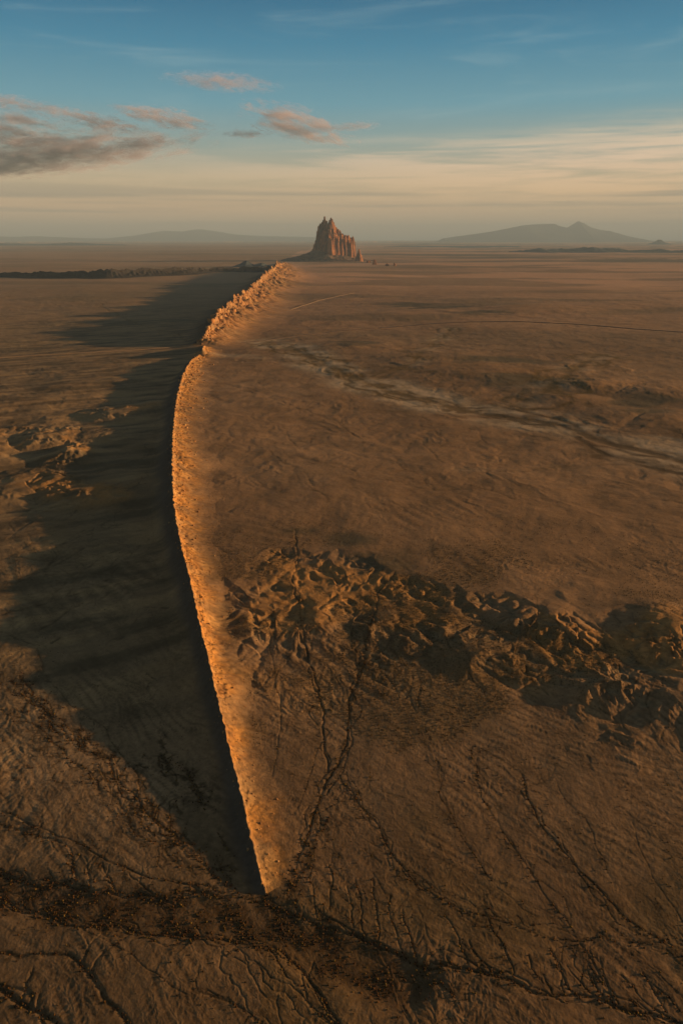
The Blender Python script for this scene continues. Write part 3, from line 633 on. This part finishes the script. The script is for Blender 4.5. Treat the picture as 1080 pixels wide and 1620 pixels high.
for px, py, w_, up in ((349, 488, 7, 15), (359, 479, 6, 14), (376, 466.5, 7, 12), (387, 458.5, 6, 18), (396, 451, 6, 10), (403, 447, 8, 18), (411, 440.5, 7, 15), (421, 432.5, 12, 26), (424, 431, 8, 18), (437, 421, 10, 34)):
    C_ = paths['far'][0]; sc_p = np.argmin(np.hypot(*(C_[:, :2] - G(px, py, 45)).T)); c0 = C_[sc_p]
    zb = float(gsample(H, c0[:1], c0[1:2])[0]) + c0[2] * .82
    L_ = [(0, 0, w_ * .25, zb + up), (w_ * .7, 2, w_ * .2, zb + up * .6), (-w_ * .4, -3, w_ * .25, zb + up * .75)]
    columns('pinnacle', L_, (-24, 24, -24, 24), 1.5, M_pin, far_d[0], lambda xx, yy, q=zb - 16: xx * 0 + q, origin=(c0[0], c0[1]), S=2.6, warp=3, seed=int(px), wl=9)
def outlier(name, label, px, pyb, cols, group=None):
    g = G(px, pyb); z = float(gsample(H, np.array([g[0]]), np.array([g[1]]))[0]); D = float(np.hypot(*g)); k = D * math.cos(math.atan((810 - pyb) / F)) / F
    L = [((a - px) * k, b, r_ * k, top_z(c, D) - z) for a, b, r_, c in cols]
    xr = [c[0] for c in L]; mh = max(c[3] for c in L); e_ = mh * .8 + 15
    tr = lambda xx, yy: xx * 0 - 4
    o = columns(name, L, (min(xr) - e_, max(xr) + e_, -e_, e_), max(1.6, e_ / 34), M_peak, None, tr, S=3.2, warp=5, seed=700 + int(px), wl=20)
    o.location = (g[0], g[1], z); o['label'] = label; o['category'] = 'rock outcrop'
    if group: o['group'] = group
outlier('rock_pinnacle', 'pointed rock pinnacle leaning close to the right foot of the great peak', 567.5, 413, [(567.3, 0, .5, 393.5), (566.3, 0, .9, 398), (568.6, 4, 1.0, 397.5), (570, 0, 1.2, 402), (572, 0, 1, 407), (565.6, 5, 1.2, 404)])
outlier('rock_outcrop', 'small upright rock standing on the plain right of the pinnacle', 592, 419, [(591.6, 0, .9, 410.5), (593, 0, 1.0, 412), (591, 0, .8, 413)], 'small rocks right of the peak')
outlier('rock_outcrop', 'low twin-topped rock in the middle of the small rocks right of the peak', 612, 421, [(612, 0, .6, 415.8), (610.4, 0, .7, 418), (614, 0, .8, 418)], 'small rocks right of the peak')
outlier('rock_outcrop', 'low rock farthest right of the small rocks beside the peak', 623.5, 421, [(623, 0, .7, 415.8), (624.6, 0, .8, 417.4)], 'small rocks right of the peak')
outlier('rock_outcrop', 'squat broken rock on the talus foot below the great peak', 583, 416, [(581, 0, .7, 411.6), (583, 0, .9, 413), (585, 4, .6, 412)], 'small rocks right of the peak')

# ------------------------------------------------------------------ far hills and mountains
M_hill = mat_soil('far_rock', [(.004, 60, .8)], var=.2, attr=False, colour=(.08, .10, .11))
def ridge(name, prof, D, depth, label, rough=.02, seed=800, thing=False, base=-30.0, cat='hill'):
    px = np.array([p[0] for p in prof]); zz = np.array([top_z(p[1], D) for p in prof]); n = 220; m_ = 40
    q = np.linspace(px[0], px[-1], n); kx = D * math.cos(math.atan((810 - 377) / F)) / F
    x = (q - 540) * kx; v = np.linspace(-1, 1, m_); XX, VV = np.meshgrid(x, v, indexing='ij'); zc = np.interp(q, px, zz)
    n_ = fbm(XX, VV * depth, depth * .5, 5, seed)
    sh = np.clip(1 - np.abs(VV), 0, 1) ** 1.15
    sh = sh * (1 + .4 * (1 - sh) * n_) ; mm = zc[:, None] - base
    z = base + mm * sh * (1 + rough * .5 * fbm(XX, VV * depth, depth * .12, 4, seed + 5)) + rough * mm.max() * (1 - np.abs(VV)) * sm(0, .2 * mm.max(), mm) * n_ * (sh < .95)
    Yc = D + VV * depth
    o = link(name, mesh_np(name, np.stack([XX, Yc, z], -1).reshape(-1, 3), grid_faces(n, m_, True)), M_hill, label=label)
    if thing: o['category'] = cat
    else: o['kind'] = 'structure'
    return o
ridge('mountain', [(700, 377), (728, 373), (750, 370), (775, 366), (800, 361), (825, 356), (845, 354), (860, 353.6), (873, 353), (882, 357), (894, 360), (903, 354.5), (911, 348.8), (919, 352), (932, 359.5), (948, 363.5), (962, 365), (975, 368.5), (990, 373), (1010, 377)], 56000, 5000, 'blue twin-humped mountain on the right of the horizon')
ridge('mountain', [(170, 377), (210, 373), (240, 368), (262, 364.5), (290, 366), (310, 362.5), (325, 362.5), (345, 366), (375, 371), (420, 373.5), (500, 375), (560, 377)], 78000, 6000, 'faint pale mountain low on the left of the horizon', seed=820)
ridge('hills', [(-80, 377), (-20, 373), (20, 374.5), (60, 373.5), (120, 376), (170, 377.5)], 74000, 4000, 'very faint hills at the left edge of the horizon', seed=830)
ridge('hills', [(810, 399.5), (825, 396), (850, 394), (862, 395), (890, 393), (900, 394), (935, 392.2), (975, 393), (1000, 396), (1015, 395), (1060, 397), (1100, 395), (1200, 399)], float(G(900, 399)[1]), 900, 'low dark broken hills across the right of the plain', seed=840, rough=.3)
ridge('hills', [(590, 391), (640, 388.6), (700, 389.5), (740, 388.6), (800, 389), (860, 391)], float(G(700, 390)[1]), 2500, 'long low mesa line beyond the right plain', seed=850, rough=.2)
ridge('hills', [(-100, 387.5), (0, 385), (60, 386), (120, 384), (200, 387.5)], float(G(60, 388)[1]), 2200, 'long low dark mesa at left under the horizon', seed=860, rough=.2)
ridge('butte', [(1022, 387), (1033, 383.4), (1038, 381.5), (1040, 379), (1046, 379), (1048, 381.6), (1054, 384), (1064, 387)], float(G(1040, 387)[1]), 700, 'tiny stepped butte standing near the right end of the horizon', seed=870, thing=True, cat='butte')
ridge('rock_hill', [(362, 423), (372, 419), (378, 417), (385, 412.5), (388.5, 411.6), (393, 414.5), (400, 418.5), (407, 416.6), (413, 415.4), (420, 418), (430, 422)], float(G(390, 422)[1]), 170, 'small dark pointed hill at the end of the black ridge', seed=880, thing=True, base=0, cat='rocky hill')

# ------------------------------------------------------------------ roads
M_road = mat_soil('dirt_road', [(.3, .2, .2)], var=.12, attr=False, colour=(.36, .235, .14)); M_road2 = mat_soil('dark_road', [(.3, .2, .2)], var=.12, attr=False, colour=(.19, .13, .09))
def road(pix, wd_, mat, label, lift=.7):
    P = G([p[0] for p in pix], [p[1] for p in pix]); seg = np.hypot(*np.diff(P, axis=0).T); t = np.concatenate([[0], np.cumsum(seg)]); q = np.arange(0, t[-1], 6.0)
    C = np.stack([np.interp(q, t, P[:, k]) for k in (0, 1)], -1)
    C[:, 1] += 6 * fbm(q, q * 0 + wd_, 160, 3, 33)
    for _ in range(60): C[1:-1] = (C[:-2] + 2 * C[1:-1] + C[2:]) / 4
    d = np.gradient(C, axis=0); d /= np.linalg.norm(d, axis=1)[:, None]; nn = np.stack([d[:, 1], -d[:, 0]], -1)
    l = np.array([-.5, -.46, 0, .46, .5]) * wd_; X_ = C[:, 0, None] + nn[:, 0, None] * l; Y_ = C[:, 1, None] + nn[:, 1, None] * l
    z = gsample(H, X_, Y_) + np.array([-.6, lift, lift + .1, lift, -.6])
    link('dirt_road', mesh_np('dirt_road', np.stack([X_, Y_, z], -1).reshape(-1, 3), grid_faces(len(q), 5, True)), mat, kind='structure', label=label)
road([(316, 545.5), (360, 543), (400, 540), (460, 532), (540, 523), (600, 519)], 9, M_road2, 'dirt road running from the gap in the rock walls to the right')
road([(600, 519), (660, 515), (740, 511.5), (820, 510.5), (900, 513.5), (980, 519), (1080, 526), (1200, 534)], 15, M_road2, 'dark road crossing the plain at right')
road([(352, 542), (366, 532), (392, 518), (420, 506), (440, 496), (462, 486), (500, 474), (560, 462)], 10, M_road, 'pale straight track along the far rock wall')
road([(-40, 566), (40, 561), (140, 556), (230, 551), (312, 546)], 8, M_road, 'track leading left from the gap across the shadowed plain')

# ------------------------------------------------------------------ shrubs
def shrubs(name, n, mask, rmin, rmax, label, smin, smax, pal, seed):
    g = np.random.default_rng(seed); r = np.sqrt(g.uniform(rmin ** 2, rmax ** 2, n)); a = g.uniform(R(-40), R(40), n); x = r * np.sin(a); y = r * np.cos(a)
    k = g.uniform(0, 1, n) < gsample(mask, x, y); x = x[k]; y = y[k]; n = len(x); z = gsample(H, x, y)
    s_ = g.uniform(smin, smax, n) * g.uniform(.6, 1.15, n); hh = s_ * g.uniform(.7, 1.1, n); rot = g.uniform(0, 6.28, n)
    ang = rot[:, None] + np.arange(5) * 1.2566; rad = s_[:, None] * g.uniform(.6, 1.1, (n, 5))
    low = np.stack([x[:, None] + np.cos(ang) * rad * .7, y[:, None] + np.sin(ang) * rad * .7, np.broadcast_to(z[:, None] - .1, (n, 5))], -1)
    mid = np.stack([x[:, None] + np.cos(ang + .5) * rad, y[:, None] + np.sin(ang + .5) * rad, z[:, None] + hh[:, None] * g.uniform(.4, .8, (n, 5))], -1)
    tp = np.stack([x, y, z + hh], -1)[:, None]
    V_ = np.concatenate([low, mid, tp], 1); t = []
    for i in range(5):
        j = (i + 1) % 5; t += [(i, j, 5 + i), (j, 5 + j, 5 + i), (5 + i, 5 + j, 10)]
    F_ = (np.array(t)[None] + (np.arange(n) * 11)[:, None, None]).reshape(-1, 3)
    col = np.repeat(np.array(pal, np.float32)[g.integers(0, len(pal), n)] * g.uniform(.3, .95, (n, 1)).astype(np.float32), 11, 0)
    print(name, n)
    link(name, mesh_np(name, V_.reshape(-1, 3), F_, col, smooth=False), M_shrub, kind='stuff', label=label)
M_shrub = mat_soil('shrub', [], var=.2)
slope_mask = np.clip(.006 + .65 * shr * sm(250, 330, RR) * (RSD <= 0) + .02 * sm(-.2, .4, nB), 0, 1) * sm(4, 12, RID) * (RR < 640)
shrubs('sagebrush', 260000, slope_mask, 130, 640, 'low dark sagebrush dotting the brown slopes right of the rock wall',   .16, .40, [(.10, .07, .025), (.16, .10, .03), (.07, .055, .03), (.20, .10, .03)], 3)
wash_mask = np.clip(sm(.35, .9, VEG) * .7 + FLOOR * .35 * sm(-.3, .5, nC), 0, 1) * (RR < 420)
shrubs('brush_thicket', 260000, wash_mask, 130, 420, 'rust brown brush crowding the dry wash channels in the foreground', .20, .50, [(.10, .045, .018), (.18, .08, .02), (.06, .035, .02), (.22, .13, .03), (.12, .06, .02)], 4)

# ------------------------------------------------------------------ fallen blocks on the dikes
def rubble(name, src, n, smin, smax, label, seed, spread=.30):
    _, XX, YY, ZZ, U, W = src; g = np.random.default_rng(seed); ni, nj = XX.shape
    i = g.integers(1, ni - 2, n); uu = np.abs(g.normal(0, spread, n)); uu[g.uniform(0, 1, n) < .25] *= -.4; uu = np.clip(uu, -.9, .9)
    jf = np.interp(uu, U[0], np.arange(nj)); j = np.minimum(jf.astype(int), nj - 2); fj = jf - j
    x = XX[i, j] * (1 - fj) + XX[i, j + 1] * fj; y = YY[i, j] * (1 - fj) + YY[i, j + 1] * fj; z = ZZ[i, j] * (1 - fj) + ZZ[i, j + 1] * fj
    dist = np.hypot(x, y); s_ = g.uniform(smin, smax, n) ** 1 * (.5 + g.pareto(3.5, n).clip(0, 2)) * (dist / 450).clip(.6, 3)
    c = np.array([[a, b, c_] for a in (-1, 1) for b in (-1, 1) for c_ in (-1, 1)], float)
    V_ = c[None] * g.uniform(.35, .75, (n, 8, 3)) * s_[:, None, None]
    ro = g.uniform(0, 6.28, n); cx, sx = np.cos(ro)[:, None], np.sin(ro)[:, None]
    V_ = np.stack([V_[..., 0] * cx - V_[..., 1] * sx + x[:, None], V_[..., 0] * sx + V_[..., 1] * cx + y[:, None], V_[..., 2] * .8 + z[:, None] + .1 * s_[:, None]], -1)
    f = np.array([(0, 1, 3, 2), (4, 6, 7, 5), (0, 4, 5, 1), (2, 3, 7, 6), (0, 2, 6, 4), (1, 5, 7, 3)])
    F_ = (f[None] + (np.arange(n) * 8)[:, None, None]).reshape(-1, 4)
    col = np.repeat(np.array([(.46, .23, .09), (.34, .17, .07), (.22, .12, .06), (.55, .32, .14)], np.float32)[g.integers(0, 4, n)], 8, 0)
    link(name, mesh_np(name, V_.reshape(-1, 3), F_, col, smooth=False), M_rubble, kind='stuff', label=label)
M_rubble = mat_soil('rubble_rock', [], var=.25)
rubble('rock_rubble', near_d, 3000, .25, .6, 'broken orange blocks littering the slope of the long near rock wall', 21)
rubble('rock_rubble', far_d, 900, .8, 1.8, 'fallen blocks under the spikes of the far rock wall', 22, .12)

# ------------------------------------------------------------------ clouds (scattering volumes high above the plain)
def cloud(px, py, hw, hh, dens, label, tilt=0, D=30000., seed=0, thr=.5):
    zc = top_z(py, D); k = D / math.cos(math.atan((px - 540) / F)) / F * .93; x = (px - 540) * D * .925 / F
    bpy_me = bpy.data.meshes.new('cloud'); import bmesh
    bm = bmesh.new(); bmesh.ops.create_icosphere(bm, subdivisions=4, radius=1.0)
    for v in bm.verts:
        v.co.z *= .9 if v.co.z < 0 else 1.0; v.co *= 1 + .06 * math.sin(v.co.x * 7 + seed) * math.cos(v.co.y * 5)
    bm.to_mesh(bpy_me); bm.free()
    m = bpy.data.materials.new('cloud_vapour'); m.use_nodes = True; t = m.node_tree; t.nodes.clear()
    out = N(t, 'ShaderNodeOutputMaterial'); pv = N(t, 'ShaderNodeVolumePrincipled'); t.links.new(pv.outputs[0], out.inputs['Volume'])
    pv.inputs['Color'].default_value = (.93, .80, .96, 1); pv.inputs['Anisotropy'].default_value = 0.0
    co = N(t, 'ShaderNodeTexCoord').outputs['Object']
    ln = N(t, 'ShaderNodeVectorMath', operation='LENGTH'); t.links.new(co, ln.inputs[0])
    def mapped(sx, sy, sz):
        mp = N(t, 'ShaderNodeMapping'); mp.inputs['Location'].default_value = (seed * 3.1, seed * 1.7, seed * 2.3); mp.inputs['Scale'].default_value = (sx, sy, sz); t.links.new(co, mp.inputs[0]); return mp.outputs[0]
    ar = hw / hh
    nz = noise_n(t, mapped(ar * .34, ar * .34, 1.0), 2.5, 10, .70, .45)
    v = math_n(t, 'SUBTRACT', math_n(t, 'MULTIPLY_ADD', nz, 7.0, -thr - 2.55), math_n(t, 'POWER', ln.outputs['Value'], 1.4))
    v = sstep(t, v, 0.0, .6)
    t.links.new(math_n(t, 'MULTIPLY', v, .62 * dens / (hh * k)), pv.inputs['Density'])
    o = link('cloud', bpy_me, m, label=label, category='cloud', group='clouds drifting at the upper left')
    o.location = (x, D, zc); o.scale = (hw * k * .9, hw * k * .45, hh * k * .72); o.rotation_euler = (0, R(tilt), 0)
    return o
cloud(470, 196, 108, 36, 2.6, 'brightest puffy pink cloud above and left of the rock peak', 13, seed=1.3, thr=.45)
cloud(275, 186, 88, 22, 1.8, 'thin dark grey cloud left of the bright pink cloud', 9, seed=2.1)
cloud(365, 130, 105, 18, .8, 'faint flat cloud, highest of all in the sky', 4, seed=3.7)
cloud(175, 193, 84, 17, 1.4, 'small grey streak cloud between the left bank and the dark thin cloud', 10, seed=4.9)
cloud(35, 194, 120, 30, 1.7, 'grey cloud bank cut by the left edge of the picture', 5, seed=5.2)
cloud(42, 160, 46, 13, 1.1, 'little grey cloud scrap above the left cloud bank', 0, seed=6.6)
cloud(105, 245, 250, 38, 2.2, 'longest flat grey cloud, lowest at the left', -5, seed=7.4, thr=.45)
cloud(-10, 266, 150, 22, 1.4, 'smoky cloud band under the long flat cloud at the left edge', -5, seed=8.8)
cloud(395, 212, 50, 9, 1.0, 'thin grey wisp under the left end of the bright pink cloud', 0, seed=9.9)
cloud(560, 200, 50, 10, .7, 'smallest faint wisp trailing off the right tip of the bright pink cloud', -4, seed=11.2)
cloud(100, 172, 60, 14, .9, 'thin scrap of cloud between the little left scrap and the grey streak cloud', 8, seed=12.5)
cloud(225, 230, 70, 14, .9, 'ragged wisp at the right end of the long flat grey cloud', -8, seed=13.1)
cloud(40, 218, 100, 16, 1.2, 'torn grey cloud strip between the left cloud bank and the long flat cloud', 2, seed=14.4)

# ------------------------------------------------------------------ haze
hz = bpy.data.meshes.new('haze'); import bmesh
bm = bmesh.new(); bmesh.ops.create_cube(bm, size=1.0)
zl, zh = float(H.min()) - 20, 1960.0
for v in bm.verts: v.co = (v.co.x * 220000, v.co.y * 220000, zl if v.co.z < 0 else zh)
bm.to_mesh(hz); bm.free()
mh = bpy.data.materials.new('haze'); mh.use_nodes = True; t = mh.node_tree; t.nodes.clear()
out = N(t, 'ShaderNodeOutputMaterial'); pv = N(t, 'ShaderNodeVolumePrincipled'); t.links.new(pv.outputs[0], out.inputs['Volume'])
pv.inputs['Color'].default_value = (.52, .73, .97, 1); pv.inputs['Density'].default_value = 2.7e-5; pv.inputs['Anisotropy'].default_value = 0.0
link('haze', hz, mh, kind='stuff', label='thin blue evening haze over the far plain')
